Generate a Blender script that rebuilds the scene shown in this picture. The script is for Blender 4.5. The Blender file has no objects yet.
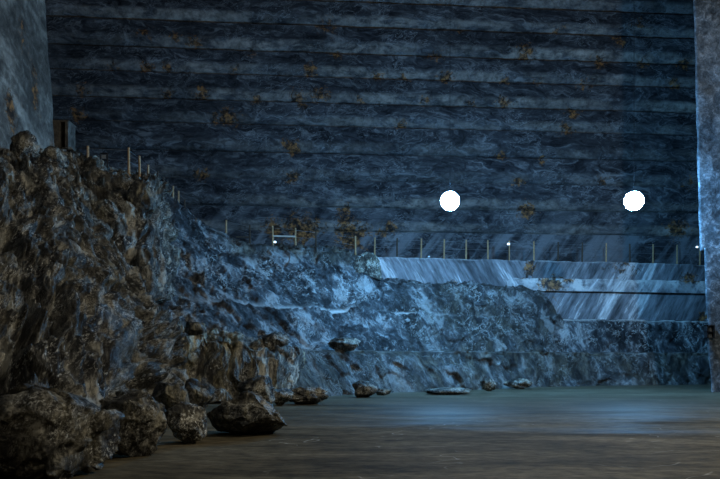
import bpy, bmesh, math, random
import numpy as np
from mathutils import Vector, Matrix
from mathutils.bvhtree import BVHTree

sc = bpy.context.scene
COL = sc.collection
F, HZ, CH = 700.0, 360.0, 1.6        # focal length (px), horizon row, eye height


def P(px, py, Y):
    return np.array([(px - 360.0) * Y / F, Y, CH + (HZ - py) * Y / F])


# ------------------------------------------------------------------ numpy noise
def _h(ix, iy, iz, s):
    with np.errstate(over='ignore'):
        h = (ix.astype(np.uint32) * np.uint32(374761393) + iy.astype(np.uint32) * np.uint32(668265263)
             + iz.astype(np.uint32) * np.uint32(2147483647 - 77) + np.uint32(s * 974711 % 4294967291))
        h = (h ^ (h >> np.uint32(13))) * np.uint32(1274126177)
        h = (h ^ (h >> np.uint32(16))) * np.uint32(2246822519)
        h = h ^ (h >> np.uint32(15))
    return h


def noise(p, s=0):
    p = np.asarray(p, float)
    i = np.floor(p).astype(np.int64)
    f = p - i
    w = f * f * f * (f * (f * 6 - 15) + 10)
    out = 0
    for dx in (0, 1):
        for dy in (0, 1):
            for dz in (0, 1):
                h = _h(i[..., 0] + dx, i[..., 1] + dy, i[..., 2] + dz, s)
                gx = (h & np.uint32(1023)) / 511.5 - 1
                gy = ((h >> np.uint32(10)) & np.uint32(1023)) / 511.5 - 1
                gz = ((h >> np.uint32(20)) & np.uint32(1023)) / 511.5 - 1
                d = gx * (f[..., 0] - dx) + gy * (f[..., 1] - dy) + gz * (f[..., 2] - dz)
                k = (w[..., 0] if dx else 1 - w[..., 0]) * (w[..., 1] if dy else 1 - w[..., 1]) * (w[..., 2] if dz else 1 - w[..., 2])
                out = out + d * k
    return out


def fbm(p, s=0, o=4, g=0.5):
    p = np.asarray(p, float)
    a, t = 1.0, 0
    for k in range(o):
        t = t + a * noise(p * 2 ** k + 17.3 * k, s + k)
        a *= g
    return t


def ridged(p, s=0, o=4, g=0.5):
    p = np.asarray(p, float)
    a, t = 1.0, 0
    for k in range(o):
        t = t + a * (1 - 2.2 * np.abs(noise(p * 2 ** k + 9.1 * k, s + k)))
        a *= g
    return t - 0.8


def worley(p, s=0):
    """distance to nearest cell point and a random tilt value of that cell"""
    p = np.asarray(p, float)
    i = np.floor(p).astype(np.int64)
    best = np.full(p.shape[:-1], 9.0)
    val = np.zeros(p.shape[:-1])
    for dx in (-1, 0, 1):
        for dy in (-1, 0, 1):
            for dz in (-1, 0, 1):
                c = i + np.array([dx, dy, dz])
                h = _h(c[..., 0], c[..., 1], c[..., 2], s)
                q = np.stack([(h & np.uint32(1023)) / 1023.0, ((h >> np.uint32(10)) & np.uint32(1023)) / 1023.0,
                              ((h >> np.uint32(20)) & np.uint32(1023)) / 1023.0], -1)
                r = p - (c + q)
                d = np.sqrt((r * r).sum(-1))
                g = q * 2 - 1
                v = (r * g[..., [1, 2, 0]]).sum(-1) * 1.2 + (g[..., 0])*0.35      # each cell is its own tilted facet
                m = d < best
                best = np.where(m, d, best)
                val = np.where(m, v, val)
    return best, val


# ------------------------------------------------------------------ mesh helpers
def link(o, parent=None):
    COL.objects.link(o)
    if parent is not None:
        o.parent = parent
    return o


def tag(o, label=None, cat=None, group=None, kind=None):
    for k, v in (('label', label), ('category', cat), ('group', group), ('kind', kind)):
        if v:
            o[k] = v
    return o


def empty(name, loc=(0, 0, 0)):
    o = bpy.data.objects.new(name, None)
    o.empty_display_size = 0.2
    o.location = loc
    return link(o)


def grid(name, V, mat, parent=None, attrs=None, smooth=True, origin=None):
    nv, nu = V.shape[:2]
    co = V.reshape(-1, 3).astype(np.float64)
    if origin is not None:
        co = co - np.array(origin)
    a = (np.arange(nv - 1)[:, None] * nu + np.arange(nu - 1)[None, :]).reshape(-1)
    q = np.stack([a, a + 1, a + nu + 1, a + nu], 1)
    me = bpy.data.meshes.new(name)
    me.vertices.add(len(co))
    me.vertices.foreach_set('co', co.astype(np.float32).reshape(-1))
    me.loops.add(q.size)
    me.loops.foreach_set('vertex_index', q.reshape(-1).astype(np.int32))
    me.polygons.add(len(q))
    me.polygons.foreach_set('loop_start', np.arange(0, q.size, 4, dtype=np.int32))
    me.update(calc_edges=True)
    me.polygons.foreach_set('use_smooth', np.full(len(q), smooth))
    for k, v in (attrs or {}).items():
        at = me.attributes.new(k, 'FLOAT', 'POINT')
        at.data.foreach_set('value', np.asarray(v, np.float32).reshape(-1))
    me.validate()
    me.materials.append(mat)
    o = bpy.data.objects.new(name, me)
    if origin is not None:
        o.location = origin
    return link(o, parent)


def normals(V):
    du = np.gradient(V, axis=1)
    dv = np.gradient(V, axis=0)
    n = np.cross(du, dv)
    n /= np.linalg.norm(n, axis=-1, keepdims=True) + 1e-9
    return n


def smooth_n(n, k):
    for _ in range(k):
        n = (n + np.roll(n, 1, 0) + np.roll(n, -1, 0) + np.roll(n, 1, 1) + np.roll(n, -1, 1)) / 5
    return n / (np.linalg.norm(n, axis=-1, keepdims=True) + 1e-9)


def catmull(C, t):
    n = len(C)
    i = np.clip(np.floor(t).astype(int), 0, n - 2)
    f = (t - i)[:, None, None]
    p0, p1, p2, p3 = C[np.clip(i - 1, 0, n - 1)], C[i], C[i + 1], C[np.clip(i + 2, 0, n - 1)]
    return 0.5 * (2 * p1 + (p2 - p0) * f + (2 * p0 - 5 * p1 + 4 * p2 - p3) * f * f + (3 * p1 - p0 - 3 * p2 + p3) * f ** 3)


def loft(cols, nu, nv):
    """cols: list of lists of 3-D points, foot to top -> dense grid [nv, nu, 3]"""
    C = np.array([[P(*q) for q in c] for c in cols])            # cols, levels, 3
    seg = np.linalg.norm(np.diff(C[:, C.shape[1] // 2], axis=0), axis=1)
    cum = np.concatenate([[0], np.cumsum(seg)])
    t = np.interp(np.linspace(0, cum[-1], nu), cum, np.arange(len(C)))
    G = catmull(C, t)                                            # nu, levels, 3
    L = np.linalg.norm(np.diff(G, axis=1), axis=2).mean(0)
    cl = np.concatenate([[0], np.cumsum(L)])
    tv = np.interp(np.linspace(0, cl[-1], nv), cl, np.arange(G.shape[1]))
    i = np.clip(np.floor(tv).astype(int), 0, G.shape[1] - 2)
    f = (tv - i)[None, :, None]
    V = G[:, i] * (1 - f) + G[:, i + 1] * f
    return np.transpose(V, (1, 0, 2)).copy(), tv


def box_bm(bm, a, b):
    r = bmesh.ops.create_cube(bm, size=1)
    a, b = Vector(a), Vector(b)
    for v in r['verts']:
        v.co = Vector(((v.co.x + .5) * (b.x - a.x) + a.x, (v.co.y + .5) * (b.y - a.y) + a.y, (v.co.z + .5) * (b.z - a.z) + a.z))
    return r['verts']


def tube_bm(bm, a, b, r0, r1=None, n=8):
    a, b = Vector(a), Vector(b)
    r1 = r0 if r1 is None else r1
    d = b - a
    M = Matrix.Translation((a + b) / 2) @ d.to_track_quat('Z', 'Y').to_matrix().to_4x4()
    bmesh.ops.create_cone(bm, cap_ends=True, segments=n, radius1=r0, radius2=r1, depth=d.length, matrix=M)


def obj(name, bm, mat, parent=None, smooth=False):
    me = bpy.data.meshes.new(name)
    bm.to_mesh(me)
    bm.free()
    me.materials.append(mat)
    if smooth:
        me.polygons.foreach_set('use_smooth', np.full(len(me.polygons), True))
    return link(bpy.data.objects.new(name, me), parent)


# ------------------------------------------------------------------ materials
class NT:
    def __init__(s, name):
        s.m = bpy.data.materials.new(name)
        s.m.use_nodes = True
        s.t = s.m.node_tree
        s.t.nodes.clear()
        s.out = s.t.nodes.new('ShaderNodeOutputMaterial')
        s.b = s.t.nodes.new('ShaderNodeBsdfPrincipled')
        s.t.links.new(s.b.outputs[0], s.out.inputs[0])
        s.co = s.t.nodes.new('ShaderNodeTexCoord').outputs['Object']

    def set(s, sock, v):
        if isinstance(v, bpy.types.NodeSocket):
            s.t.links.new(v, sock)
        else:
            sock.default_value = v

    def mapping(s, scale=(1, 1, 1), rot=(0, 0, 0), loc=(0, 0, 0), vec=None):
        vec = vec or s.co
        if tuple(rot) != (0, 0, 0):                      # turn first, then stretch
            n = s.t.nodes.new('ShaderNodeMapping')
            s.set(n.inputs['Vector'], vec)
            n.inputs['Rotation'].default_value = rot
            vec = n.outputs[0]
        n = s.t.nodes.new('ShaderNodeMapping')
        s.set(n.inputs['Vector'], vec)
        n.inputs['Scale'].default_value = scale
        n.inputs['Location'].default_value = loc
        return n.outputs[0]

    def noise(s, vec, scale, detail=6, rough=0.55, dist=0.0, typ='FBM'):
        n = s.t.nodes.new('ShaderNodeTexNoise')
        n.noise_type = typ
        if typ == 'FBM':
            n.normalize = True
        s.set(n.inputs['Vector'], vec)
        n.inputs['Scale'].default_value = scale
        n.inputs['Detail'].default_value = detail
        n.inputs['Roughness'].default_value = rough
        n.inputs['Distortion'].default_value = dist
        return n.outputs[0]

    def voronoi(s, vec, scale, feature='DISTANCE_TO_EDGE', rnd=1.0):
        n = s.t.nodes.new('ShaderNodeTexVoronoi')
        n.feature = feature
        s.set(n.inputs['Vector'], vec)
        n.inputs['Scale'].default_value = scale
        n.inputs['Randomness'].default_value = rnd
        return n.outputs[0]

    def ramp(s, fac, stops, interp='LINEAR'):
        n = s.t.nodes.new('ShaderNodeValToRGB')
        n.color_ramp.interpolation = interp
        e = n.color_ramp.elements
        while len(e) < len(stops):
            e.new(0.5)
        for k, (p, c) in enumerate(stops):
            e[k].position = p
            e[k].color = (c, c, c, 1) if isinstance(c, (int, float)) else (*c, 1)
        s.set(n.inputs[0], fac)
        return n.outputs[0]

    def math(s, op, a, b=0.5, clamp=False):
        n = s.t.nodes.new('ShaderNodeMath')
        n.operation = op
        n.use_clamp = clamp
        s.set(n.inputs[0], a)
        s.set(n.inputs[1], b)
        return n.outputs[0]

    def mix(s, fac, a, b, mode='MIX'):
        n = s.t.nodes.new('ShaderNodeMix')
        n.data_type = 'RGBA'
        n.blend_type = mode
        s.set(n.inputs[0], fac)
        for i, v in ((6, a), (7, b)):
            s.set(n.inputs[i], v if isinstance(v, bpy.types.NodeSocket) else (*v, 1))
        return n.outputs[2]

    def attr(s, name):
        n = s.t.nodes.new('ShaderNodeAttribute')
        n.attribute_name = name
        return n.outputs['Fac']

    def addv(s, a, fac, amt):
        """warp vector a by a colour/float fac"""
        n = s.t.nodes.new('ShaderNodeVectorMath')
        n.operation = 'MULTIPLY_ADD'
        s.set(n.inputs[0], fac)
        n.inputs[1].default_value = (amt, amt, amt)
        s.set(n.inputs[2], a)
        return n.outputs[0]

    def bump(s, h, strength=0.5, dist=0.1, prev=None):
        n = s.t.nodes.new('ShaderNodeBump')
        n.inputs['Strength'].default_value = strength
        n.inputs['Distance'].default_value = dist
        s.set(n.inputs['Height'], h)
        if prev is not None:
            s.set(n.inputs['Normal'], prev)
        return n.outputs[0]

    def finish(s, col, rough=0.75, normal=None, spec=0.35):
        s.set(s.b.inputs['Base Color'], col if isinstance(col, bpy.types.NodeSocket) else (*col, 1))
        s.set(s.b.inputs['Roughness'], rough)
        s.b.inputs['Specular IOR Level'].default_value = spec
        if normal is not None:
            s.set(s.b.inputs['Normal'], normal)
        return s.m


def rust_layer(n, col):
    r = n.math('MULTIPLY', n.attr('rust'), 0.86)
    nz = n.noise(n.co, 2.6, 8, 0.72, 0.6)
    k = n.math('ADD', n.math('MULTIPLY', r, 0.75), n.math('MULTIPLY', n.math('SUBTRACT', nz, 0.5), 2.6))
    mask = n.math('MULTIPLY', n.ramp(k, [(0.28, 0), (0.55, 0.92)]), n.math('MULTIPLY', r, 5, True))
    rc = n.ramp(n.noise(n.co, 3.2, 6, 0.72), [(0.42, (0.012, 0.009, 0.007)), (0.50, (0.10, 0.048, 0.018)), (0.59, (0.36, 0.16, 0.05))])
    core = n.ramp(n.math('ADD', r, n.math('MULTIPLY', nz, .9)), [(1.02, 0), (1.38, 0.85)])
    rc = n.mix(core, rc, (0.016, 0.012, 0.009))
    return n.mix(mask, col, rc)


def mat_wall():
    n = NT('cut_salt_wall')
    w = n.noise(n.mapping((0.25, 0.25, 0.4)), 1.0, 4, 0.55)
    v = n.addv(n.mapping((0.42, 0.42, 1.15), (0, math.radians(-12), 0)), w, 3.0)
    sw = n.noise(v, 1.3, 10, 0.68, 1.2)
    base = n.ramp(sw, [(0.36, (0.009, 0.010, 0.013)), (0.47, (0.034, 0.037, 0.043)), (0.55, (0.066, 0.071, 0.079)), (0.66, (0.20, 0.21, 0.215))])
    # thin light veins curling through the grey
    ve = n.noise(n.addv(n.mapping((0.3, 0.3, 0.9), (0, math.radians(16), 0)), w, 3.8), 2.2, 6, 0.6, 0.8)
    vein = n.ramp(n.math('ABSOLUTE', n.math('SUBTRACT', ve, 0.5)), [(0.0, 0.6), (0.022, 0.0)])
    veinz = n.math('MULTIPLY', vein, n.ramp(n.noise(n.co, 0.5, 4), [(0.44, 0), (0.58, 1)]))
    c = n.mix(veinz, base, (0.34, 0.36, 0.37))
    c = n.mix(1.0, c, n.ramp(n.noise(n.mapping((0.12, 0.12, 0.3)), 1.0, 4, 0.6), [(0.35, 0.6), (0.65, 1.3)]), 'MULTIPLY')
    # pale, slightly warm salt band left at the foot of each cut layer
    bn = n.noise(n.mapping((0.45, 0.45, 1.5)), 1.1, 7, 0.68, 0.5)
    bm_ = n.math('MULTIPLY', n.attr('band'), n.ramp(bn, [(0.40, 0.1), (0.54, 0.95)]))
    c = n.mix(bm_, c, n.ramp(n.noise(n.co, 1.6, 7, 0.68), [(0.36, (0.10, 0.09, 0.08)), (0.64, (0.42, 0.38, 0.33))]))
    # pale slanting streaks on the lowest layers
    sl = n.noise(n.mapping((0.75, 0.3, 0.10), (0, math.radians(-36), 0)), 1.0, 5, 0.6, 0.2)
    c = n.mix(n.math('MULTIPLY', n.attr('streak'), n.ramp(sl, [(0.48, 0), (0.60, 0.75)])), c, (0.22, 0.235, 0.25))
    c = rust_layer(n, c)
    nb = n.bump(n.noise(n.mapping((1, 1, 2)), 2.5, 9, 0.7), 0.8, 0.12)
    nb = n.bump(sw, 0.4, 0.12, nb)
    return n.finish(c, 0.8, nb, 0.2)


def mat_bench():
    n = NT('smooth_cut_salt')
    w = n.noise(n.co, 0.35, 4, 0.55)
    d = n.addv(n.mapping((0.8, 0.3, 0.07), (0, math.radians(-33), 0)), w, 0.25)
    d2 = n.addv(n.mapping((0.8, 0.3, 0.07), (0, math.radians(30), 0)), w, 0.25)
    sx = n.t.nodes.new('ShaderNodeSeparateXYZ')
    n.set(sx.inputs[0], n.co)
    side = n.math('MULTIPLY', n.math('SUBTRACT', sx.outputs[0], 10.8), 2.0, True)
    st = n.mix(side, n.noise(d2, 1.0, 6, 0.66, 0.1), n.noise(d, 1.0, 6, 0.66, 0.1))
    fine = n.mix(side, n.noise(n.mapping((3.2, 1.0, 0.5), (0, math.radians(28), 0)), 1.3, 8, 0.72), n.noise(n.mapping((3.2, 1.0, 0.5), (0, math.radians(-31), 0)), 1.3, 8, 0.72))
    c = n.ramp(st, [(0.40, (0.09, 0.096, 0.105)), (0.50, (0.19, 0.20, 0.215)), (0.56, (0.25, 0.26, 0.275)), (0.58, (0.50, 0.51, 0.515)), (0.64, (0.6, 0.61, 0.61))])
    c = n.mix(1.0, c, n.ramp(fine, [(0.36, 0.5), (0.64, 1.5)]), 'MULTIPLY')
    c = n.mix(n.math('MULTIPLY', n.attr('band'), n.ramp(n.noise(n.co, 1.6, 6, .7), [(0.42, 0.1), (0.56, 0.95)])), c, (0.62, 0.62, 0.60))
    c = rust_layer(n, c)
    nb = n.bump(n.noise(n.co, 3.0, 9, 0.7), 0.6, 0.10)
    nb = n.bump(fine, 0.5, 0.05, nb)
    return n.finish(c, 0.7, nb, 0.25)


def mat_rough():
    n = NT('broken_blue_salt_rock')
    w = n.noise(n.co, 0.7, 4, 0.6)
    cl = n.noise(n.mapping((1, 1, 0.6), (0, math.radians(25), 0)), 0.8, 11, 0.72, 0.5)
    c = n.ramp(cl, [(0.39, (0.006, 0.007, 0.009)), (0.48, (0.036, 0.041, 0.047)), (0.54, (0.10, 0.11, 0.12)), (0.61, (0.42, 0.44, 0.44))])
    v = n.addv(n.co, w, 1.8)
    ve = n.noise(v, 1.0, 7, 0.66, 0.4)
    vein = n.ramp(n.math('ABSOLUTE', n.math('SUBTRACT', ve, 0.5)), [(0.0, 1.0), (0.016, 0.0)])
    vm = n.ramp(n.noise(n.co, 0.4, 3), [(0.44, 0.05), (0.56, 0.95)])
    c = n.mix(n.math('MULTIPLY', vein, vm), c, (0.72, 0.75, 0.72))
    fl = n.ramp(n.noise(n.mapping((1, 1, .6), (0, math.radians(30), 0)), 3.6, 9, 0.78, 0.8), [(0.53, 0), (0.62, 0.85)])
    c = n.mix(n.math('MULTIPLY', fl, n.ramp(n.noise(n.co, 0.7, 6), [(0.49, 0), (0.60, 1)])), c, (0.62, 0.65, 0.64))
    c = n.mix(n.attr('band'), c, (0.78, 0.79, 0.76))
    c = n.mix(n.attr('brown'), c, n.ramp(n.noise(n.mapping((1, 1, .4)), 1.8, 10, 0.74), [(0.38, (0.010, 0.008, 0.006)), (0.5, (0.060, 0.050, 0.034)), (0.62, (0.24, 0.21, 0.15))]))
    nb = n.bump(n.noise(n.co, 1.5, 11, 0.74), 1.0, 0.35)
    nb = n.bump(n.noise(n.co, 7, 8, 0.78), 0.8, 0.06, nb)
    return n.finish(c, n.ramp(n.noise(n.co, 2, 4), [(0.3, 0.45), (0.7, 0.8)]), nb, 0.4)


def mat_dark(name, warm=1.0, flecks=1.0, streak=1.0, fine=1.0, zs=0.22, gain=1.0, laid=False):
    n = NT(name)
    if laid:                                   # pattern runs up the face of the rock
        cx = n.t.nodes.new('ShaderNodeCombineXYZ')
        for i_, k_ in enumerate(('along', 'depth', 'up')):
            n.set(cx.inputs[i_], n.attr(k_))
        n.co = cx.outputs[0]
    f = fine
    s1 = n.noise(n.mapping((1.0 * f, 1.0 * f, zs * f)), 1.9, 12, 0.74, 0.4)
    c = n.ramp(s1, [(0.40, (0.006, 0.005, 0.004)), (0.48, (0.024, 0.0225, 0.019)), (0.54, (0.082, 0.078, 0.066)), (0.62, (0.38, 0.365, 0.31))])
    ol = n.ramp(n.noise(n.mapping((1.3 * f, 1.3 * f, zs * f)), 0.8, 7, 0.65), [(0.48, 0), (0.60, 0.7 * min(1.3, warm))])
    c = n.mix(ol, c, n.ramp(n.noise(n.mapping((1, 1, .4)), 4 * f, 9, 0.74), [(0.38, (0.018, 0.015, 0.009)), (0.5, (0.085, 0.075, 0.045)), (0.62, (0.40, 0.36, 0.24))]))
    w = n.noise(n.co, 1.2 * f, 4, 0.6)
    ve = n.noise(n.addv(n.mapping((1.2 * f, 1.2 * f, 0.4 * f)), w, 1.3), 1.6, 7, 0.7, 0.3)
    vein = n.ramp(n.math('ABSOLUTE', n.math('SUBTRACT', ve, 0.5)), [(0.0, 0.9 * streak), (0.016, 0.0)])
    vm = n.ramp(n.noise(n.co, 0.55 * f, 3), [(0.47, 0.0), (0.58, 1)])
    c = n.mix(n.math('MULTIPLY', vein, vm), c, (0.46, 0.45, 0.40))
    fl = n.ramp(n.noise(n.co, 10 * f, 7, 0.82), [(0.535, 0), (0.60, 0.9 * flecks)])
    fm = n.ramp(n.noise(n.co, 1.2 * f, 5), [(0.49, 0.04), (0.60, 1)])
    c = n.mix(n.math('MULTIPLY', fl, fm), c, (0.66, 0.67, 0.64))
    if gain != 1:
        c = n.mix(1.0, c, (gain, gain * .98, gain * .93), 'MULTIPLY')
    nb = n.bump(n.noise(n.mapping((1, 1, .55)), 2.4 * f, 11, 0.75), 1.0, 0.24 / f)
    nb = n.bump(n.noise(n.co, 12 * f, 7, 0.78), 0.8, 0.035 / f, nb)
    return n.finish(c, n.ramp(n.noise(n.co, 4, 5), [(0.35, 0.4), (0.65, 0.8)]), nb, 0.4)


def mat_floor():
    n = NT('dusty_salt_floor')
    st = n.noise(n.mapping((0.5, 1.6, 1), (0, 0, math.radians(6))), 0.5, 10, 0.68, 0.4)
    c = n.ramp(st, [(0.36, (0.056, 0.045, 0.026)), (0.5, (0.108, 0.088, 0.054)), (0.64, (0.168, 0.140, 0.092))])
    c = n.mix(1.0, c, n.ramp(n.noise(n.mapping((0.7, 1.3, 1)), 4, 9, 0.72), [(0.36, 0.55), (0.64, 1.35)]), 'MULTIPLY')
    dk = n.ramp(n.noise(n.mapping((0.5, 1.2, 1)), 1.3, 7, 0.65), [(0.60, 0), (0.68, 0.75)])
    c = n.mix(dk, c, (0.03, 0.024, 0.016))
    w = n.noise(n.co, 0.35, 3)
    sc_ = n.noise(n.addv(n.mapping((0.30, 0.55, 1), (0, 0, math.radians(-35))), w, 0.8), 0.9, 3, 0.5)
    ln = n.ramp(n.math('ABSOLUTE', n.math('SUBTRACT', sc_, 0.5)), [(0.0, 0.8), (0.003, 0.0)])
    ln = n.math('MULTIPLY', ln, n.ramp(n.noise(n.co, 0.5, 4), [(0.52, 0), (0.6, 0.8)]))
    c = n.mix(ln, c, (0.40, 0.38, 0.32))
    # trodden smooth and slightly damp farther in, dusty near the boulders
    sx = n.t.nodes.new('ShaderNodeSeparateXYZ')
    n.set(sx.inputs[0], n.co)
    pn = n.noise(n.mapping((0.3, 0.8, 1)), 0.45, 7, 0.65)
    far = n.math('ADD', n.math('MULTIPLY', n.math('SUBTRACT', sx.outputs[1], 15.5), 0.13), n.math('MULTIPLY', n.math('SUBTRACT', pn, 0.5), 3.0))
    damp = n.ramp(far, [(0.0, 0.0), (1.0, 1.0)])
    ro = n.math('SUBTRACT', 0.80, n.math('MULTIPLY', damp, 0.36))
    n.set(n.b.inputs['Coat Weight'], n.math('MULTIPLY', damp, 0.34))
    n.b.inputs['Coat Roughness'].default_value = 0.34
    nb = n.bump(n.noise(n.mapping((0.6, 1.0, 1)), 1.6, 10, 0.7), 0.35, 0.05)
    return n.finish(c, ro, nb, 0.025)


def mat_side(name, lo, mid, hi, rot, stripe=0.75, scale=1.0):
    n = NT(name)
    w = n.noise(n.co, 0.4, 4, 0.6)
    s1 = n.noise(n.co, 2.0 * scale, 11, 0.76, 0.4)
    c = n.ramp(s1, [(0.38, lo), (0.52, mid), (0.64, hi)])
    d = n.noise(n.addv(n.mapping((0.5, 0.5, 0.10), rot), w, 0.25), 0.7, 4, 0.5, 0.2)
    c = n.mix(n.ramp(d, [(0.53, 0), (0.58, stripe)]), c, n.ramp(s1, [(0.36, tuple(1.1 * x for x in mid)), (0.64, tuple(1.6 * x for x in hi))]))
    c = n.mix(1.0, c, n.ramp(n.noise(n.co, 0.35, 5), [(0.36, 0.6), (0.64, 1.3)]), 'MULTIPLY')
    c = rust_layer(n, c)
    nb = n.bump(n.noise(n.co, 3.2, 10, 0.74), 0.8, 0.10)
    return n.finish(c, 0.8, nb, 0.2)


def mat_plain(name, col, rough=0.6, metal=0.0, var=0.25, scale=14):
    n = NT(name)
    k = n.noise(n.co, scale, 5, 0.6)
    c = n.mix(1.0, col, n.ramp(k, [(0.3, 1 - var), (0.7, 1 + var)]), 'MULTIPLY')
    n.b.inputs['Metallic'].default_value = metal
    return n.finish(c, rough, n.bump(k, 0.2, 0.01))


def mat_emit(name, col, strength):
    n = NT(name)
    n.b.inputs['Base Color'].default_value = (0.9, 0.95, 1, 1)
    n.b.inputs['Emission Color'].default_value = (*col, 1)
    n.b.inputs['Emission Strength'].default_value = strength
    n.b.inputs['Roughness'].default_value = 0.4
    return n.m


M_WALL, M_BENCH, M_ROUGH = mat_wall(), mat_bench(), mat_rough()
M_NEAR = mat_dark('dark_brown_rock', .45, 1.1, 1.0, 1.0, .2, 1.5, True)
M_LEDGE = mat_dark('ochre_streaked_rock', 1.3, .5, .5, 1.0, .2, 1.9, True)
M_FLECK = mat_dark('white_flecked_rock', 0.3, 2.0, 1.0, 1.7, .8, 1.7)
M_BOULD = mat_dark('fallen_boulder_rock', 0.5, 1.3, 0.9, 1.7, .8, 1.2)
M_RUSTY = mat_dark('ochre_boulder_rock', 1.3, 0.3, 0.4, 1.8, .8)
M_FLOOR = mat_floor()
M_LEFT = mat_side('pale_grey_salt', (0.055, 0.050, 0.043), (0.125, 0.115, 0.098), (0.25, 0.235, 0.20), (math.radians(118), 0, 0), .95)
M_RIGHT = mat_side('mottled_pillar_salt', (0.024, 0.030, 0.036), (0.075, 0.09, 0.105), (0.26, 0.29, 0.32), (0, math.radians(-30), 0), .35, 1.6)
M_CEIL = mat_side('ceiling_salt', (0.05, 0.055, 0.06), (0.12, 0.13, 0.14), (0.25, 0.26, 0.26), (0, 0, 0))
M_WOOD = mat_plain('weathered_timber', (0.42, 0.27, 0.14), 0.8, 0, 0.4)
M_DARKWOOD = mat_plain('dark_timber', (0.07, 0.05, 0.035), 0.85, 0, 0.4)
M_PALEWOOD = mat_plain('pale_plank', (0.55, 0.50, 0.42), 0.7, 0, 0.25)
M_IRON = mat_plain('black_iron', (0.02, 0.02, 0.022), 0.5, 0.6, 0.3)
M_WIRE = mat_plain('galvanised_wire', (0.25, 0.26, 0.27), 0.4, 0.9, 0.2)
M_GLASSY = mat_emit('lamp_glow', (0.155, 0.51, 1.0), 640.0)
M_SMALL = mat_emit('small_lamp_glow', (0.6, 0.85, 1.0), 2.5)
M_WHITE = mat_plain('white_plastic', (0.75, 0.78, 0.8), 0.4, 0, 0.05)

ROCKS = []      # (BVH, ) for dropping things


def bvh_of(o):
    me = o.data
    co = [o.matrix_basis @ v.co for v in me.vertices]
    return BVHTree.FromPolygons(co, [tuple(p.vertices) for p in me.polygons])


def drop(x, y, z=40.0, below=None):
    best = None
    for b in ROCKS:
        h = b.ray_cast(Vector((x, y, z)), Vector((0, 0, -1)))
        if h[0] is not None and (best is None or h[0].z > best):
            best = h[0].z
    return best


# ------------------------------------------------------------------ setting: floor, ceiling
xs, ys = np.linspace(-42, 62, 420), np.linspace(-30, 62, 380)
XX, YY = np.meshgrid(xs, ys)
fl = np.stack([XX, YY, np.zeros_like(XX)], -1)
fl[..., 2] = 0.018 * fbm(fl * np.array([0.25, 0.5, 1]), 3, 4)
floor = tag(grid('floor', fl, M_FLOOR), kind='structure')
CZ = 29.9
ce = np.stack(np.meshgrid(np.linspace(-42, 62, 60), np.linspace(62, -30, 60)), -1)
ce = np.concatenate([ce, np.full(ce.shape[:2] + (1,), CZ)], -1)
tag(grid('ceiling', ce, M_CEIL, attrs={'rust': np.zeros(ce.shape[:2])}), kind='structure')

# ------------------------------------------------------------------ setting: back wall of cut layers
WS = 0.075


def wall_Y(X, off):
    return 50.6 + WS * X - off


STAINS = [(142, 29, 5, .8), (175, 34, 4, 1), (192, 38, 5, .8), (145, 65, 5, .9), (165, 64, 4, .8), (200, 91, 6, 1), (165, 90, 4, .9), (78, 87, 5, .8),
          (75, 112, 5, 1), (225, 116, 8, 1.1), (235, 67, 4, .8), (337, 51, 4, 1), (310, 68, 5, 1), (378, 73, 5, .9), (438, 53, 5, 1), (447, 75, 5, 1),
          (297, 93, 5, 1), (320, 92, 6, 1), (302, 103, 4, .9), (255, 97, 4, .8), (290, 145, 6, 1.2), (400, 123, 4, 1), (425, 98, 4, .8), (460, 29, 4, .7),
          (328, 23, 7, .7), (527, 50, 6, 1.1), (602, 60, 6, 1.1), (645, 61, 5, 1), (687, 61, 5, 1), (622, 39, 5, .9), (507, 78, 4, .8), (505, 100, 5, .9),
          (575, 110, 5, 1), (569, 128, 5, 1), (677, 81, 5, .9), (587, 82, 5, .8), (505, 156, 4, .9), (543, 158, 5, .8), (200, 172, 5, 1.1), (292, 176, 5, 1.1),
          (274, 228, 8, 1.1), (300, 229, 13, 1.2), (344, 208, 5, 1), (344, 220, 5, .9), (352, 234, 11, 1.3), (520, 180, 4, 1), (529, 210, 6, 1.2), (391, 226, 5, 1),
          (384, 232, 5, 1), (502, 154, 4, 1), (604, 179, 5, .8), (692, 181, 5, .8), (679, 229, 8, .9), (110, 62, 5, .6), (640, 20, 5, .7), (560, 25, 5, .6),
          (250, 50, 5, .6), (405, 75, 4, .7), (360, 98, 4, .7), (470, 100, 4, .6), (540, 78, 4, .7)]


def stain_field(V, stains, Yof):
    r = np.zeros(V.shape[:2])
    for (px, py, sz, am) in stains:
        Y = Yof(px, py)
        c = P(px, py, Y)
        s = .95 * sz * Y / F
        d2 = ((V[..., 0] - c[0]) / (1.25 * s)) ** 2 + ((V[..., 2] - c[2]) / s) ** 2
        r = np.maximum(r, am * np.exp(-0.5 * d2))
    return r


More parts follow.
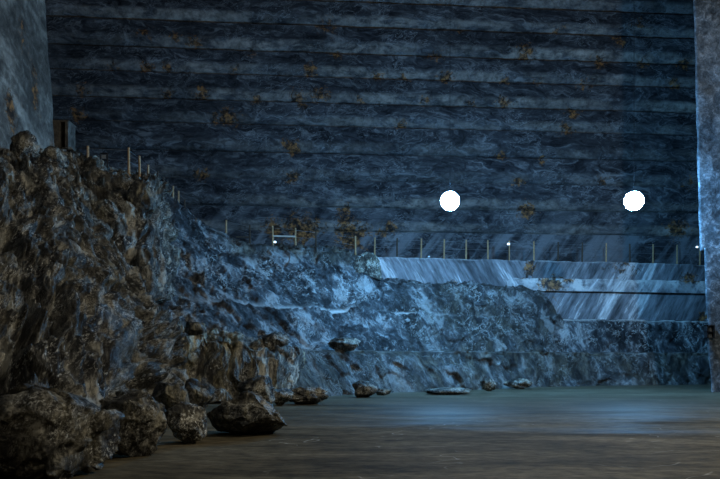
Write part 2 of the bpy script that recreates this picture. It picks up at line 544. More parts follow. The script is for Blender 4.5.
py_edge = [268, 232, 208, 181, 154.5, 127, 104, 78, 54, 27, 2, -25, -52]
wall = tag(empty('wall_back'), kind='structure')
off = 0.0
WX = np.concatenate([np.linspace(-40, 34, 640), np.linspace(34.3, 60, 30)])
for k in range(len(py_edge) - 1):
    rec = 0.0
    z0 = CH + (HZ - py_edge[k]) * (50.6 - off - rec) / F
    z1 = CH + (HZ - py_edge[k + 1]) * (50.6 - off - .25) / F
    if k == len(py_edge) - 2:
        z1 = CZ
    t = np.concatenate([[0, 0.004, .03, 0.04], np.linspace(0.045, 1, 24)])
    jut = 0.8 if k == 9 else (0.3 if k % 2 else 0.42)
    prof = np.interp(t, [0, 0.035, 0.05, 0.34, 0.42, 1.0], [-jut, -jut * .9, -0.05, 0.22, 0.25, 0.10])
    T, X = np.meshgrid(t, WX, indexing='ij')
    Z = z0 + (z1 - z0) * T + 0.03
    V = np.stack([X, np.zeros_like(X), Z], -1)
    Ro = np.repeat(prof[:, None], X.shape[1], 1)
    n1 = fbm(np.stack([X * .35, Z * .5, X * 0 + k * 7.7], -1), 11, 4)
    edge = np.exp(-((T - 0.05) / 0.09) ** 2)
    chip = np.clip(ridged(np.stack([X * .45, Z * .8, X * 0 + k * 3.1], -1), 21, 4) - 0.35, 0, 2)
    Ro = Ro + 0.09 * n1 - 0.22 * edge * chip * (T > 0.04)
    V[..., 2] += 0.06 * fbm(np.stack([X * .4, X * 0, X * 0 + k], -1), 31, 4) * (T < 0.6) * (1 - T)
    V[..., 1] = wall_Y(X, off + Ro)
    band = np.interp(T, [0, .06, .30, .46], [1, 1, .9, 0]) * (0.75 + 1.1 * fbm(np.stack([X * .12, X * 0, X * 0 + k * 5.3], -1), 41, 3))
    band *= [.1, .9, .75, .4, .45, .6, .9, .9, .95, .9, .8, .8][k]
    rust = stain_field(V, STAINS, lambda px, py: 50.0 * (1 - 0) + WS * (px - 360) / F * 50 - off)
    grid('cut_layer', V, M_WALL, wall, {'band': np.clip(band, 0, 1), 'rust': rust, 'streak': np.full(T.shape, 1.0 if k == 0 else (.35 if k == 1 else 0.06))})
    off += 0.10


# ------------------------------------------------------------------ setting: side walls
def path_wall(pts, zs, mat, name, parent=None, amp=0.1, seed=0, stains=(), Yof=None, lean=0.0, step=0.16):
    """vertical wall along a plan path; lean = metres of +X shift per metre of height"""
    pts = np.array(pts, float)
    L = np.concatenate([[0], np.cumsum(np.linalg.norm(np.diff(pts, axis=0), axis=1))])
    nu = int(L[-1] / step)
    u = np.linspace(0, L[-1], nu)
    x, y = np.interp(u, L, pts[:, 0]), np.interp(u, L, pts[:, 1])
    z = np.linspace(zs[0], zs[1], int((zs[1] - zs[0]) / step))
    V = np.stack([np.repeat(x[None], len(z), 0), np.repeat(y[None], len(z), 0), np.repeat(z[:, None], nu, 1)], -1)
    V[..., 0] += lean * V[..., 2]
    n = smooth_n(normals(V), 2)
    V = V + n * (amp * fbm(V * .4, seed, 5))[..., None]
    rust = np.zeros(V.shape[:2])
    if stains:
        rust = np.zeros(V.shape[:2])
        for (px, py, sy, sz, am) in stains:
            Y = Yof(px)
            c = P(px, py, Y)
            rust = np.maximum(rust, am * np.exp(-0.5 * (((V[..., 1] - Y) / sy) ** 2 + ((V[..., 2] - c[2]) / sz) ** 2)))
    return grid(name, V, mat, parent, {'rust': rust})


LX = -13.35


def yof_left(px):
    return LX * F / (px - 360.0)


tag(path_wall([(LX + 1.05, -10), (LX + 1.05, 30), (LX + .8, 30.5), (-26, 31), (-42, 31)], (4, CZ), M_LEFT, 'wall_left', None, 0.12, 5,
              [(4, 112, .25, .7, 1.2), (31, 80, .22, .7, 1), (31, 97, .2, .5, .9), (22, 30, .2, .8, .5), (14, 95, .2, .5, .4)], yof_left, -0.0727), kind='structure')

# block of salt beside the corner with a narrow dark opening cut into it
bm = bmesh.new()
a0, a1 = P(57, 121, 32), P(58.5, 160, 32)
b0, b1 = P(65, 121, 32), P(68, 121, 32)
zt, zb = a0[2], P(60, 175, 32)[2]
box_bm(bm, (b0[0], 32, zb), (b1[0], 32.7, zt))                   # right jamb
box_bm(bm, (a0[0] - 1.2, 32.0, zb), (a0[0] + 0.1, 32.9, zt))      # left jamb
box_bm(bm, (a0[0] - 1.2, 32.75, zb), (b1[0] - .05, 32.95, zt))      # back of the recess
box_bm(bm, (a0[0] - 1.2, 32.05, zt - .02), (b1[0], 32.95, zt + .06))  # lintel
box_bm(bm, (a0[0] - 1.2, 32.6, zb), (a0[0] - .9, 32.9, zt))
box_bm(bm, (b0[0] + .02, 32.6, zb), (b0[0] + .1, 32.9, zt))
d1 = tag(obj('door_1', bm, M_LEFT), kind='structure')

# right-hand pillar: shaft over a slightly wider foot
pil = tag(empty('wall_right', (22, 36, 0)), kind='structure')
zc = P(700, 248, 35)[2]
slope = -0.024


def child_fix(o):
    o.parent = pil
    o.matrix_parent_inverse = Matrix.Translation((-22, -36, 0))
    return o


xb = 17.22
child_fix(path_wall([(30, 35.15), (xb - .0, 35.15), (xb + 7.5, 46.5)], (zc - .1, CZ), M_RIGHT, 'pillar_shaft', None, 0.12, 9, lean=slope))
foot = child_fix(path_wall([(30, 34.95), (xb + .28, 34.95), (xb + 7.8, 46.5)], (-.05, zc), M_RIGHT, 'pillar_foot', None, 0.10, 10, lean=-0.050))

# ------------------------------------------------------------------ terraces
FACES = {}


def bench(label, cat, path, z0, z1, lean, tread, mat, amp, seed, stains=(), nu=520, rough=0.0, wander=0.25, bandw=0.12, group=None, brown=None, bandamp=1.0, zslope=0.0):
    p = np.array([[(px - 360) * Y / F, Y] for px, Y in path])
    L = np.concatenate([[0], np.cumsum(np.linalg.norm(np.diff(p, axis=0), axis=1))])
    u = np.linspace(0, L[-1], nu)
    x, y = np.interp(u, L, p[:, 0]), np.interp(u, L, p[:, 1])
    k = 25
    ker = np.hanning(k)
    ker /= ker.sum()
    xp, yp = np.pad(x, k // 2, mode='edge'), np.pad(y, k // 2, mode='edge')
    x, y = np.convolve(xp, ker, 'valid'), np.convolve(yp, ker, 'valid')
    nx, ny = np.gradient(y), -np.gradient(x)
    q = np.hypot(nx, ny)
    nx, ny = nx / q, ny / q                                        # towards the open floor
    nv = max(24, int((z1 - z0) / 0.07))
    t = np.linspace(0, 1, nv)
    T = np.repeat(t[:, None], nu, 1)
    z1u = z1 + zslope * u / L[-1]
    Z = z0 - .15 * (1 - T) + (z1u[None] - z0) * T
    A = np.stack([np.repeat(x[None], nv, 0), np.repeat(y[None], nv, 0), Z], -1)
    lo = np.interp(u / L[-1], np.linspace(0, 1, len(lean)), lean) if isinstance(lean, (list, tuple)) else np.full(nu, lean)
    o = -lo[None] * T + wander * fbm(A * np.array([.16, .16, .05]), seed, 3)
    o = o + amp * fbm(A * np.array([.7, .7, .55]), seed + 5, 5)
    if rough:
        w, f = worley(A * np.array([.75, .75, .9]) + 0.3 * fbm(A, seed + 8, 3)[..., None], seed + 2)
        o = o + rough * f + rough * .6 * ridged(A * np.array([.9, .9, .6]), seed + 3, 5)
    chip = np.clip(ridged(A * np.array([.5, .5, 1.2]), seed + 7, 4) - .2, 0, 2)
    e = np.exp(-((1 - T) / .10) ** 2)
    o = o - (.22 + rough) * e * chip
    V = A + np.stack([nx[None] * o, ny[None] * o, 0 * o], -1)
    V[..., 2] -= e * (0.05 + rough * .35) * np.clip(chip, 0, 1.5)
    band = np.clip(1 - (1 - T) * (z1 - z0) / bandw, 0, 1) * np.clip(0.6 + 1.4 * fbm(A * .35, seed + 1, 3), 0, 1) * bandamp
    rust = np.zeros(T.shape)
    for (px, py, sx, sz, am) in stains:
        X = V[..., 0] / V[..., 1] * F + 360
        YZ = HZ - (V[..., 2] - CH) / V[..., 1] * F
        rust = np.maximum(rust, am * np.exp(-.5 * (((X - px) / sx) ** 2 + ((YZ - py) / sz) ** 2)))
    lip = np.clip((T - .86) / .08, 0, 1) * np.clip(.75 + 1.2 * fbm(A * .6, seed + 9, 3), 0, 1)
    at = {'band': band, 'rust': rust, 'brown': np.maximum(brown(A), .9 * lip) if brown else np.zeros(T.shape)}
    root = empty('salt_bench', (float(x[nu // 2]), float(y[nu // 2]), z0))
    tag(root, label, cat, group)
    face = grid('bench_face', V, mat, None, at)
    s = np.linspace(0, 1, 26)
    top = V[-1]
    TT = np.repeat(top[None], len(s), 0).copy()
    TT[..., 0] -= nx[None] * s[:, None] * tread
    TT[..., 1] -= ny[None] * s[:, None] * tread
    TT[..., 2] += (.05 + rough * .3) * fbm(TT * np.array([1.1, 1.1, 0.1]), seed + 4, 4) * np.minimum(1, s[:, None] * 6) + (z1u[None] - top[..., 2]) * np.minimum(1, s[:, None] * 4)
    tr = grid('bench_tread', TT, mat, None, {'band': 0 * TT[..., 0] , 'rust': 0 * TT[..., 0], 'brown': 0 * TT[..., 0] + (0.5 if brown else 0)})
    for o_ in (face, tr):
        o_.parent = root
        o_.matrix_parent_inverse = Matrix.Translation(-root.location)
        ROCKS.append(bvh_of(o_))
    return root


def t1_brown(A):
    px = A[..., 0] / A[..., 1] * F + 360
    return np.clip((330 - px) / 70 + 0.6 * fbm(A * .5, 77, 4), 0, 1) * .9 + np.clip(.5 + .7 * fbm(A * .4, 78, 3), .15, .8)


bench('lowest salt bench, rough grey blue face rising straight from the floor', 'salt bench',
      [(262, 26.5), (290, 28.3), (380, 34), (480, 37.6), (530, 41), (600, 43.8), (720, 46.0), (760, 46.8)], 0, 2.08, [1.3, 1.3, 1.0, .7, .5, .4], 4.5, M_ROUGH, .22, 100,
      rough=.20, brown=t1_brown, nu=900, bandw=.06)
bench('second salt bench from the floor, dark and rough, at the right beside the pillar', 'salt bench',
      [(520, 45.0), (600, 46.6), (720, 48.4), (760, 49)], 2.05, 4.32, .3, 2.2, M_ROUGH, .12, 130, rough=.14, nu=560, bandw=.10)
bench('third salt bench up, smooth with pale diagonal streaks, right of the rough rock', 'salt bench',
      [(500, 46.9), (600, 47.6), (720, 49.2), (760, 49.8)], 4.3, 6.42, .25, 1.6, M_BENCH, .06, 150, nu=520, wander=.1,
      stains=[(702, 318, 4, 4, 1.2), (556, 300, 6, 4, .5)])
bench('thin pale salt step between third bench and fence ledge with orange stain', 'salt bench',
      [(500, 46.85), (600, 47.45), (720, 49.05), (760, 49.7)], 6.4, 7.12, .12, 1.8, M_BENCH, .05, 170, nu=420, wander=.1,
      stains=[(552, 284, 9, 5, 1.5), (567, 280, 5, 3, 1.1), (690, 278, 8, 4, 1.3)], bandw=1.4, bandamp=2.0)
bench('top salt bench with smooth streaked face carrying the long post fence', 'salt bench',
      [(330, 44.6), (380, 45.2), (540, 47.3), (620, 48.3), (720, 50.0), (760, 50.6)], 6.2, 8.3, .3, 7.0, M_BENCH, .06, 190, nu=760, wander=.12,
      stains=[(529, 268, 4, 6, 1.4), (532, 262, 1.5, 3, 1.3), (527, 275, 1.3, 3, 1.3), (522, 280, 2, 2, 1.3), (516, 285, 2.2, 1.6, 1.3), (509, 289, 2.5, 1.3, 1.3), (455, 285, 5, 3, 1.1), (621, 268, 14, 8, .55), (690, 277, 7, 4, 1.1), (554, 281, 8, 4, 1.1)], zslope=.15, bandw=.08)


# ------------------------------------------------------------------ broken rock masses
def rock_mass(name, label, cat, cols, nu, nv, mat, disp, extra=None, nsm=6, origin=(0, 0, 0), part='rock'):
    V, tv = loft(cols, nu, nv)
    n = smooth_n(normals(V), nsm)
    al = np.concatenate([[0], np.cumsum(np.linalg.norm(np.diff(V[V.shape[0] // 3], axis=0), axis=1))])
    up = np.concatenate([[0], np.cumsum(np.linalg.norm(np.diff(V[:, V.shape[1] // 2], axis=0), axis=1))])
    Q = np.stack([np.repeat(al[None], len(up), 0), 0 * V[..., 0], np.repeat(up[:, None], len(al), 1)], -1)
    D = disp(V, tv, Q)
    V = V + n * D[..., None]
    at = extra(V, tv, D) if extra else {}
    for k in ('band', 'brown', 'rust'):
        at.setdefault(k, np.zeros(V.shape[:2]))
    at['along'], at['up'], at['depth'] = Q[..., 0], Q[..., 2], D
    o = grid(name, V, mat, None, at, origin=None)
    tag(o, label, cat)
    ROCKS.append(bvh_of(o))
    return o


def disp_blue(V, tv, Q):
    w, f = worley(V * np.array([.5, .5, .55]) + 0.25 * fbm(V * .8, 3, 3)[..., None], 201)
    w2, f2 = worley(V * np.array([1.3, 1.3, 1.1]) + 0.25 * fbm(V * 1.6, 6, 3)[..., None], 207)
    st = V @ np.array([[.94, 0, .34], [0, 1, 0], [-.34, 0, .94]]).T
    d = .20 * f + .12 * f2 + .28 * fbm(V * .35, 202, 3) + .17 * ridged(st * np.array([1.1, 1.1, .45]), 203, 5) + .05 * ridged(V * 3.2, 204, 4) - .1
    edge = np.exp(-((tv - 2.0) / .14) ** 2)[:, None]
    return d * (1 - .6 * edge)


def extra_blue(V, tv, D):
    px = V[..., 0] / V[..., 1] * F + 360
    w = 1 + 0.5 * fbm(V * .5, 61, 3)
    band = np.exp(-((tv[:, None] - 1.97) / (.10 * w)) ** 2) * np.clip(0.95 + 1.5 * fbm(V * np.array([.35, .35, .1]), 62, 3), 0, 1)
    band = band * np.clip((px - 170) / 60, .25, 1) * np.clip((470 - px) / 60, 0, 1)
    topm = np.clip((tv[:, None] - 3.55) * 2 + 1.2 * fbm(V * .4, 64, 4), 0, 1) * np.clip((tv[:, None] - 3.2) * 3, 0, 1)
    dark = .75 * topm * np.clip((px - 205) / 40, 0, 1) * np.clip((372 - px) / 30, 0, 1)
    right_shade = np.clip((px - 385) / 60, 0, 1) * np.clip(0.55 + .8 * fbm(V * .35, 65, 4), 0, 1) * .65  # weaker light at the right end, painted in through the brown tint
    return {'band': band, 'brown': np.clip(dark + right_shade, 0, 1)}


B = [(90, [(338, 27), (288, 29.5), (286, 30), (232, 31.5), (178, 33), (176, 44)]),
     (130, [(337, 27.2), (291, 29.6), (289, 30.1), (238, 31.7), (182, 33.3), (180, 44)]),
     (160, [(336, 27.4), (297, 29.8), (295, 30.3), (246, 32.2), (194, 34.3), (193, 45)]),
     (178, [(338, 27.6), (300, 30), (298, 30.5), (254, 32.8), (211, 35), (210, 46)]),
     (200, [(341, 27.8), (303, 30.3), (301, 30.8), (264, 33.4), (226, 36.2), (226, 47)]),
     (226, [(345, 28.2), (305, 31), (303, 31.5), (271, 34.5), (239, 37.5), (239, 48)]),
     (250, [(348, 28.5), (307, 31.5), (305, 32), (276, 35), (247, 38.5), (247, 49)]),
     (300, [(350, 31), (311, 34), (309, 34.5), (279, 37), (248, 40), (247, 49)]),
     (335, [(351, 33), (313, 36), (311, 36.5), (283, 38.3), (253, 41), (250, 49)]),
     (362, [(351, 34.5), (314, 37), (312, 37.5), (288, 39.3), (262, 41.5), (259, 48)]),
     (382, [(351, 35.5), (315, 38), (313, 38.4), (297, 39.5), (281, 41), (280, 47)]),
     (430, [(351, 37.5), (316, 39.5), (314, 40), (300, 40.7), (286, 42), (285, 47)]),
     (480, [(351, 39.5), (318, 41.2), (316, 41.6), (302, 42.3), (288, 43.5), (288, 48)]),
     (525, [(351, 41.5), (320, 43), (318, 43.3), (304, 44), (290, 45), (290, 49)]),
     (545, [(351, 42.5), (322, 43.8), (320, 44), (309, 44.6), (297, 45.5), (297, 49.5)]),
     (562, [(352, 44), (333, 45), (332, 45), (327, 45.2), (319, 46.3), (319, 50)]),
     (580, [(354, 47.5), (345, 48), (344, 48), (339, 48.5), (333, 49), (333, 51)])]
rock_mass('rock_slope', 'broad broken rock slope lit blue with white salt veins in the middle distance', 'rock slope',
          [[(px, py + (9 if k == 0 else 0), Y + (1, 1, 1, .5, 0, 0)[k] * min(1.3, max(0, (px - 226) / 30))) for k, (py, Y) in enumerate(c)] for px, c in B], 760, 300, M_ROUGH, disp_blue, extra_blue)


def disp_near(V, tv, Q):
    wq = Q + np.stack([.55 * fbm(V * .5, 311, 3), 1.2 * fbm(V * .45, 312, 3), .5 * fbm(V * .6, 313, 3)], -1)
    w, f = worley(wq * np.array([.6, .6, .30]), 301)
    w2, f2 = worley(wq * np.array([1.6, 1.6, .7]), 302)
    mid = np.clip(.8 + 1.2 * fbm(V * .3, 317, 2), .15, 1.3)
    rib = ridged(wq * np.array([1.3, 1, .16]), 303, 4)
    rib2 = ridged(wq * np.array([3.4, 1, .45]), 306, 3)
    cr = np.clip(1 - 9 * np.abs(noise(wq * np.array([.62, .6, .14]), 314)), 0, 1)
    sl = np.clip(1 - 9 * np.abs(noise((wq @ np.array([[.75, 0, .66], [0, 1, 0], [-.66, 0, .75]]).T) * np.array([.55, .5, .16]) + 3, 316)), 0, 1)
    return (.28 * f + .09 * f2 + .25 * mid * rib + .09 * mid * rib2 + .30 * fbm(V * .35, 304, 3)
            + .035 * ridged(V * np.array([4, 4, 2.5]), 305, 4) - .42 * cr * mid - .30 * sl)



N = [[(-190, 560, 6.0), (-170, 440, 7.2), (-160, 330, 8.8), (-150, 225, 12), (-140, 120, 17), (-140, 110, 24)],
     [(-70, 520, 7.6), (-62, 420, 8.8), (-60, 320, 10.5), (-58, 225, 14), (-55, 140, 20), (-55, 139, 26)],
     [(0, 482, 9.4), (-2, 395, 10.6), (-2, 305, 12.5), (0, 228, 16), (0, 153, 22.5), (0, 152, 27)],
     [(60, 470, 10.4), (58, 390, 11.6), (54, 305, 14), (52, 234, 18), (50, 164, 24), (52, 163, 29)],
     [(105, 452, 12.2), (100, 385, 13.3), (95, 310, 15.5), (88, 256, 19), (82, 205, 23), (84, 200, 29)],
     [(140, 440, 14.0), (134, 380, 15), (128, 325, 16.8), (120, 288, 19), (110, 262, 21.5), (112, 256, 28)],
     [(166, 428, 16.5), (162, 385, 17.3), (158, 350, 18.4), (150, 322, 19.6), (142, 308, 21), (140, 305, 27)],
     [(182, 418, 19.5), (180, 390, 20), (178, 360, 20.7), (174, 340, 22), (172, 338, 23), (172, 338, 27)]]
rock_mass('rock_cliff', 'tall dark brown rock face with vertical ribs filling the left foreground', 'rock face', N, 560, 420, M_NEAR, disp_near)

# upper dark shoulder behind the near face
U = [[(20, 262, 20), (18, 225, 22), (16, 190, 24), (14, 160, 26), (14, 150, 27), (14, 148, 34)],
     [(70, 285, 20.5), (66, 245, 22.5), (62, 205, 24.5), (60, 170, 27), (58, 151, 28), (58, 149, 36)],
     [(105, 298, 21.5), (102, 258, 23.3), (98, 222, 25), (95, 188, 27), (94, 164, 28.2), (94, 162, 38)],
     [(135, 302, 22.6), (134, 265, 24.2), (130, 232, 25.6), (128, 200, 27.4), (126, 175, 28.8), (126, 173, 40)],
     [(154, 300, 24), (154, 268, 25.2), (152, 238, 26.6), (150, 208, 28), (147, 180, 29.2), (148, 177, 41)],
     [(166, 300, 27.5), (166, 270, 28.6), (164, 242, 29.6), (161, 214, 31), (158, 190, 32), (160, 186, 42)],
     [(176, 300, 32), (176, 272, 33), (174, 246, 34), (172, 222, 35), (170, 206, 36), (172, 204, 43)]]
rock_mass('rock_shoulder', 'dark rock shoulder below the pale left wall with a few posts on its crest', 'rock', U, 420, 300, M_NEAR,
          lambda V, tv, Q: .9 * disp_near(V, tv, Q))

# low brown tier at the foot, between the near face and the lowest bench
Lr = [[(140, 407, 24.2), (142, 385, 24.5), (146, 352, 25.0), (150, 323, 25.6), (152, 320, 29)],
      [(178, 406, 24.8), (180, 387, 25.1), (180, 358, 25.6), (182, 330, 26.1), (184, 327, 29.5)],
      [(205, 405, 25.3), (206, 387, 25.6), (208, 359, 26.0), (210, 335, 26.5), (212, 332, 30)],
      [(235, 404, 25.9), (236, 386, 26.2), (238, 361, 26.6), (240, 342, 27.0), (242, 339, 30)],
      [(262, 402, 26.6), (264, 385, 26.9), (268, 365, 27.3), (270, 349, 27.8), (272, 346, 32)],
      [(284, 401, 27.6), (286, 386, 27.9), (289, 368, 28.4), (290, 351, 29), (291, 349, 33)],
      [(300, 399, 30), (302, 386, 30.2), (304, 370, 30.8), (306, 353, 31.4), (308, 351, 34)]]
rock_mass('rock_ledge', 'low brown rock ledge with vertical streaks behind the lone boulder', 'rock ledge', Lr, 420, 150, M_LEDGE,
          lambda V, tv, Q: .75 * disp_near(V, tv, Q))


# ------------------------------------------------------------------ boulders
def boulder(name, label, px0, px1, py0, py1, Y, mat, seed, dy=0.9, sub=5, flat=0.0, cat='boulder', group=None, planes=13, sink=0.04, rot=None, snap=True):
    rnd = random.Random(seed)
    bm = bmesh.new()
    bmesh.ops.create_icosphere(bm, subdivisions=sub, radius=1)
    v = np.array([q.co[:] for q in bm.verts])
    for _ in range(planes):
        n = np.array([rnd.gauss(0, 1) for _ in range(3)])
        n /= np.linalg.norm(n)
        d = rnd.uniform(.52, .86)
        s = v @ n - d
        v = v - np.clip(s, 0, None)[:, None] * n * .97
    n = v / np.linalg.norm(v, axis=1, keepdims=True)
    w, f = worley(v * 1.9 + seed, seed)
    v = v + n * (.10 * f + .07 * ridged(v * 1.7 + seed, seed, 4) + .03 * ridged(v * 5 + seed, seed + 3, 4))[:, None]
    lo, hi = v.min(0), v.max(0)
    v = (v - lo) / (hi - lo) * 2 - 1
    w_, h_ = (px1 - px0) * Y / F, (py1 - py0) * Y / F
    v *= np.array([w_ / 2, w_ / 2 * dy, h_ / 2])
    for q, c in zip(bm.verts, v):
        q.co = c
    c = P((px0 + px1) / 2, (py0 + py1) / 2, Y + w_ / 2 * dy * .5)
    c = P((px0 + px1) / 2, (py0 + py1) / 2, Y)
    o = obj(name, bm, mat, None, True)
    z = c[2]
    if snap:
        z = max(h_ / 2 - sink, z) if py1 > 372 and h_ / 2 + 0.6 > z else z
    o.location = (c[0], c[1], z)
    tag(o, label, cat, group)
    return o


boulder('boulder', 'largest boulder, dark with pale flecks, cut off at the bottom left corner', -48, 114, 383, 481, 9.6, M_BOULD, 71, .75, 6, planes=10)
boulder('boulder', 'dark boulder leaning right of the largest corner boulder', 100, 166, 392, 462, 11.6, M_BOULD, 5, .9, 6)
boulder('boulder', 'white flecked boulder just left of the lone floor boulder', 163, 206, 403, 447, 13.4, M_FLECK, 23, .9, 6)
boulder('boulder', 'lone large boulder resting on the open floor, dark underside and faceted top', 208, 287, 391, 438, 15.0, M_BOULD, 42, .8, 6)
boulder('boulder', 'ochre brown boulder wedged behind the white flecked boulder', 150, 190, 382, 420, 15.6, M_RUSTY, 31, .9)
boulder('boulder', 'small brown boulder above the leaning dark boulder', 136, 166, 396, 424, 14.2, M_RUSTY, 33, .9)
boulder('boulder', 'olive brown boulder behind the gap between white flecked and lone boulder', 180, 214, 378, 416, 17.8, M_RUSTY, 35, .9)
boulder('boulder', 'black jagged boulder directly behind the lone boulder', 236, 274, 375, 410, 21.8, M_BOULD, 37, .8)
boulder('boulder', 'broad low dark boulder at the floor edge below the brown ledge', 287, 329, 386, 405, 25.5, M_BOULD, 39, .8)
boulder('boulder', 'narrow dark rock wedged between jagged boulder and broad low boulder', 268, 294, 388, 407, 24.6, M_BOULD, 40, .8)
boulder('boulder', 'upright dark boulder at the foot of the lowest bench', 352, 378, 381, 399, 30.0, M_BOULD, 43, .8)
boulder('boulder', 'small dark stone touching the upright boulder on its right', 375, 392, 388, 396, 32.0, M_BOULD, 45, .8, 4)
boulder('rock_slab', 'long flat dark slab lying at the edge of the floor under the bench', 424, 473, 388, 396, 32.5, M_BOULD, 47, .5, 5, cat='rock slab')
boulder('boulder', 'small pointed rock standing right of the flat slab', 481, 496, 378, 392, 36.0, M_BOULD, 49, .8, 4)
boulder('rock_slab', 'low layered slab against the lowest bench, farthest right on the floor', 503, 533, 378, 389, 38.5, M_BOULD, 51, .5, 5, cat='rock slab')
boulder('boulder', 'small brown boulder on the crest of the brown rock ledge', 184, 206, 321, 336, 22.5, M_RUSTY, 53, .9, 4, snap=False)
boulder('boulder', 'dark rounded boulder on the ledge above the broad low boulder', 260, 290, 331, 353, 28.9, M_BOULD, 55, .8, 5, snap=False)
boulder('boulder', 'grey angular boulder on the lowest bench under the blue rock slope', 328, 361, 337, 352, 33.6, M_BOULD, 57, .8, 5, snap=False)
boulder('boulder', 'dark boulder capping the blue rock slope left of the smooth top bench', 352, 382, 252, 284, 41.4, M_BOULD, 59, .8, 5, snap=False)
boulder('boulder', 'black pointed rock on the crest against the pale left wall', 10, 40, 131, 172, 24.0, M_BOULD, 61, .8, 5, snap=False)
boulder('boulder', 'dark brown block of rock just below the two tallest fence posts on the crest', 126, 156, 180, 216, 27.6, M_RUSTY, 63, .8, 5, snap=False)
boulder('boulder', 'dark rock on the crest below the narrow opening', 38, 66, 146, 170, 25.5, M_BOULD, 65, .8, 5, snap=False)


# ------------------------------------------------------------------ fences
def post_bm(x, y, z0, z1, r, rnd):
    bm = bmesh.new()
    lx, ly = rnd.uniform(-.03, .03), rnd.uniform(-.03, .03)
    tube_bm(bm, (x, y, z0), (x + lx, y + ly, z1), r * 1.08, r * .92, 7)
    return bm


def fence(label, posts, r=.06, wires=(.55, .9), rail=None):
    """posts: (px, py_top, py_base, Y, material)"""
    rnd = random.Random(len(posts))
    pts = []
    f = None
    for (px, pt, pb, Y, m) in posts:
        b, t = P(px, pb, Y), P(px, pt, Y)
        g = drop(b[0], b[1], t[2] - 0.15)
        zb = g if g is not None else b[2]
        if f is None:
            f = empty('post_fence', (b[0], b[1], zb))
            tag(f, label, 'fence')
            inv = Matrix.Translation(-f.location)
        o = obj('post', post_bm(b[0], b[1], zb - .12, t[2], r, rnd), m, f)
        o.matrix_parent_inverse = inv
        pts.append((b[0], b[1], zb, t[2]))
    for k in wires:
        bm = bmesh.new()
        for a, b in zip(pts[:-1], pts[1:]):
            tube_bm(bm, (a[0], a[1], a[2] + (a[3] - a[2]) * k), (b[0], b[1], b[2] + (b[3] - b[2]) * k), .008, None, 5)
        o = obj('wire', bm, M_WIRE, f)
        o.matrix_parent_inverse = inv
    if rail:
        for (a, b, m) in rail:
            bm = bmesh.new()
            tube_bm(bm, P(*a), P(*b), .05, None, 6)
            o = obj('plank', bm, m, f)
            o.matrix_parent_inverse = inv
    return f


W, DW = M_WOOD, M_DARKWOOD
right = []
for i, px in enumerate([374.5, 397, 421, 444, 466, 488, 509, 534, 558, 582, 606, 630, 653, 677, 700]):
    Y = 46.6 + (px - 375) / 325 * 4.2
    pb = 251.5 + (px - 375) / 325 * 8
    right.append((px, pb - 14.0, pb, Y, W if i not in (1, 8, 9, 11) else DW))
fence('long row of thin wooden posts along the top bench under the bright lamps', right, .055)
fence('short fence with a pale plank between two posts, in front of dark wall hollows', [
    (226, 220, 237, 43.5, W), (250, 225, 242, 44, DW), (273, 226, 242, 44.3, W), (295.5, 228, 245, 44.6, W), (316, 231, 247, 45, DW), (355.5, 236, 250, 45.6, W)],
    .06, rail=[((273, 236, 44.3), (295.5, 236.5, 44.6), M_PALEWOOD), ((236, 237, 43.8), (250, 237, 44), DW)])
fence('post fence descending the dark left crest towards the blue slope', [
    (88, 146, 161, 30, W), (129, 147.5, 172, 30.5, W), (140, 156, 173, 31.5, W), (148, 165, 178, 35, W), (158, 171, 184, 37.5, DW), (164, 177, 190, 39, DW), (173, 186, 200, 40.5, W), (178.5, 191, 204, 41.2, W), (185, 199, 212, 42, DW)], .055)

# small framed sign standing on the crest
g = P(104, 162, 29.3)
zg = drop(g[0], g[1], 20) or g[2]
fr = tag(empty('sign_stand', (g[0], g[1], zg)), 'small square framed sign on two legs standing on the dark crest', 'sign')
x0, x1 = P(100.3, 160, 29.3)[0], P(107.5, 160, 29.3)[0]
zt = max(P(100, 153.5, 29.3)[2], zg + .42)
zm = zt - .27
for nm, a, b in (('leg', (x0, zg - .1), (x0, zt)), ('leg', (x1, zg - .1), (x1, zt)), ('crossbar', (x0, zt), (x1, zt)), ('crossbar', (x0, zm), (x1, zm))):
    bm = bmesh.new()
    tube_bm(bm, (a[0], 29.3, a[1]), (b[0], 29.3, b[1]), .03, None, 6)
    o = obj(nm, bm, M_IRON, fr)
    o.matrix_parent_inverse = Matrix.Translation(-fr.location)
bm = bmesh.new()
box_bm(bm, (x0 + .07, 29.29, zm + .06), (x1 - .07, 29.31, zt - .06))
o = obj('panel', bm, mat_plain('sign_grey', (0.24, 0.26, 0.28), .6), fr)
o.matrix_parent_inverse = Matrix.Translation(-fr.location)

# dark rack on the pillar foot
rk = tag(empty('metal_rack', tuple(P(710.5, 338, 34.85))), 'small black barred metal rack fixed low on the right pillar', 'rack')
c0, c1 = P(707.2, 338, 34.78), P(714, 325.5, 34.78)
for nm, a, b in [('upright', (c0[0], c0[2]), (c0[0], c1[2])), ('upright', (c1[0], c0[2]), (c1[0], c1[2])),
                 ('bar', (c0[0], c0[2]), (c1[0], c0[2])), ('bar', (c0[0], (c0[2] + c1[2]) / 2), (c1[0], (c0[2] + c1[2]) / 2)), ('bar', (c0[0], c1[2]), (c1[0], c1[2]))]:
    bm = bmesh.new()
    box_bm(bm, (min(a[0], b[0]) - .025, 34.74, min(a[1], b[1]) - .025), (max(a[0], b[0]) + .025, 35.06, max(a[1], b[1]) + .025))
    o = obj(nm, bm, M_IRON, rk)
    o.matrix_parent_inverse = Matrix.Translation(-rk.location)


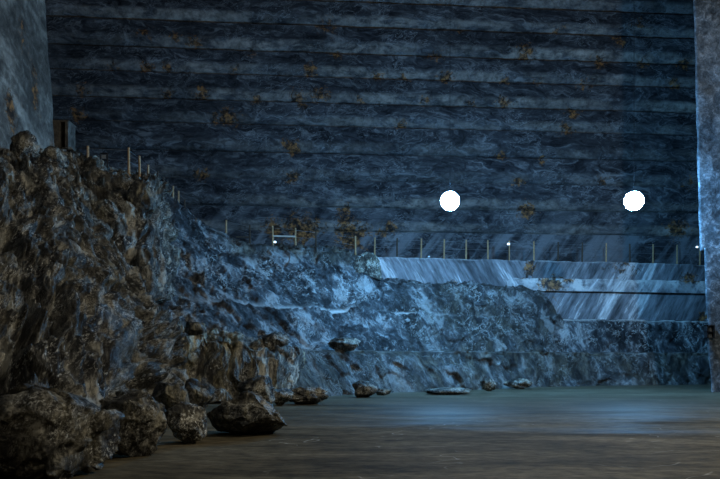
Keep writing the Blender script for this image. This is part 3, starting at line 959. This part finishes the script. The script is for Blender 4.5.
# small white marker lamps along the ledges
def marker(label, px, py, Y, s, mat, mount=None):
    c = P(px, py, Y)
    g = drop(c[0], c[1], c[2] + 0.3) if mount is None else mount
    r = tag(empty('marker_lamp', (c[0], c[1], g if g is not None else c[2])), label, 'lamp')
    bm = bmesh.new()
    box_bm(bm, (c[0] - s, c[1] - s * .6, c[2] - s * .7), (c[0] + s, c[1] + s * .6, c[2] + s * .7))
    bmesh.ops.bevel(bm, geom=bm.edges[:], offset=s * .2, segments=2, affect='EDGES')
    h = obj('lamp_head', bm, mat, r)
    h.matrix_parent_inverse = Matrix.Translation(-r.location)
    if g is not None and g < c[2]:
        bm = bmesh.new()
        tube_bm(bm, (c[0], c[1], g - .05), (c[0], c[1], c[2] - s * .6), .02, None, 6)
        h = obj('stake', bm, M_IRON, r)
        h.matrix_parent_inverse = Matrix.Translation(-r.location)


marker('tiny white marker lamp on a fence post right of the left bright lamp', 508.5, 244, 48.2, .085, M_SMALL)
marker('tiny white marker lamp beside the right pillar at fence height', 697, 247, 50.4, .075, M_SMALL)
marker('tiny white marker box below the pale fence plank', 275, 242, 44.0, .075, M_SMALL)
marker('tiny white marker low at the brink of the top bench under the left bright lamp', 429, 256.6, 46.6, .07, M_WHITE)


# ------------------------------------------------------------------ the two bright hanging lamps
def pendant(label, px, py, Y, r):
    c = P(px, py, Y)
    root = tag(empty('pendant_lamp', tuple(c)), label, 'lamp', 'bright hanging lamps before the back wall')
    bm = bmesh.new()
    bmesh.ops.create_uvsphere(bm, u_segments=32, v_segments=20, radius=r)
    obj('lamp_globe', bm, M_GLASSY, root, True)
    bm = bmesh.new()
    tube_bm(bm, (0, 0, r * .97), (0, 0, r * 1.25), r * .32, r * .16, 16)
    obj('lamp_cap', bm, M_IRON, root)
    bm = bmesh.new()
    tube_bm(bm, (0, 0, r * 1.2), (0, 0, CZ - c[2] + .02), .012, None, 6)
    obj('lamp_cable', bm, M_IRON, root)


pendant('bright white hanging lamp near the middle of the back wall, the left one', 450, 201, 33.9, .45)
pendant('bright white hanging lamp near the right pillar, the right one', 634, 201, 33.9, .45)


# ------------------------------------------------------------------ other lamps of the cavern, behind and beside the viewer
def point(name, loc, col, w, r=.4):
    l = bpy.data.lights.new(name, 'POINT')
    l.color, l.energy, l.shadow_soft_size = col, w, r
    o = link(bpy.data.objects.new(name, l))
    o.location = loc
    return o


point('hall_lamp', (13.5, 13.0, 12.0), (1.0, .91, .74), 4800, .3)
point('hall_lamp', (5.0, -4.0, 12.0), (1.0, .88, .68), 1100)
point('hall_lamp', (2.0, 14.0, 23.0), (0.90, .95, 1.0), 750)

wd = bpy.data.worlds.new('cavern_dark')
wd.use_nodes = True
wd.node_tree.nodes['Background'].inputs[0].default_value = (.35, .5, .8, 1)
wd.node_tree.nodes['Background'].inputs[1].default_value = .004
sc.world = wd

# ------------------------------------------------------------------ camera and view
cam = bpy.data.cameras.new('camera')
cam.sensor_width = 36
cam.lens = 36 * F / 720
cam.shift_y = (HZ - 239.5) / 720
cam.clip_end = 300
co = link(bpy.data.objects.new('camera', cam))
co.location = (0, 0, CH)
co.rotation_euler = (math.radians(90), 0, 0)
sc.camera = co
sc.view_settings.view_transform = 'Standard'
sc.view_settings.look = 'None'
sc.view_settings.exposure = 0
sc.view_settings.gamma = 1
sc.view_settings.use_curve_mapping = False
sc.cycles.use_denoising = True
sc.cycles.sample_clamp_indirect = 3
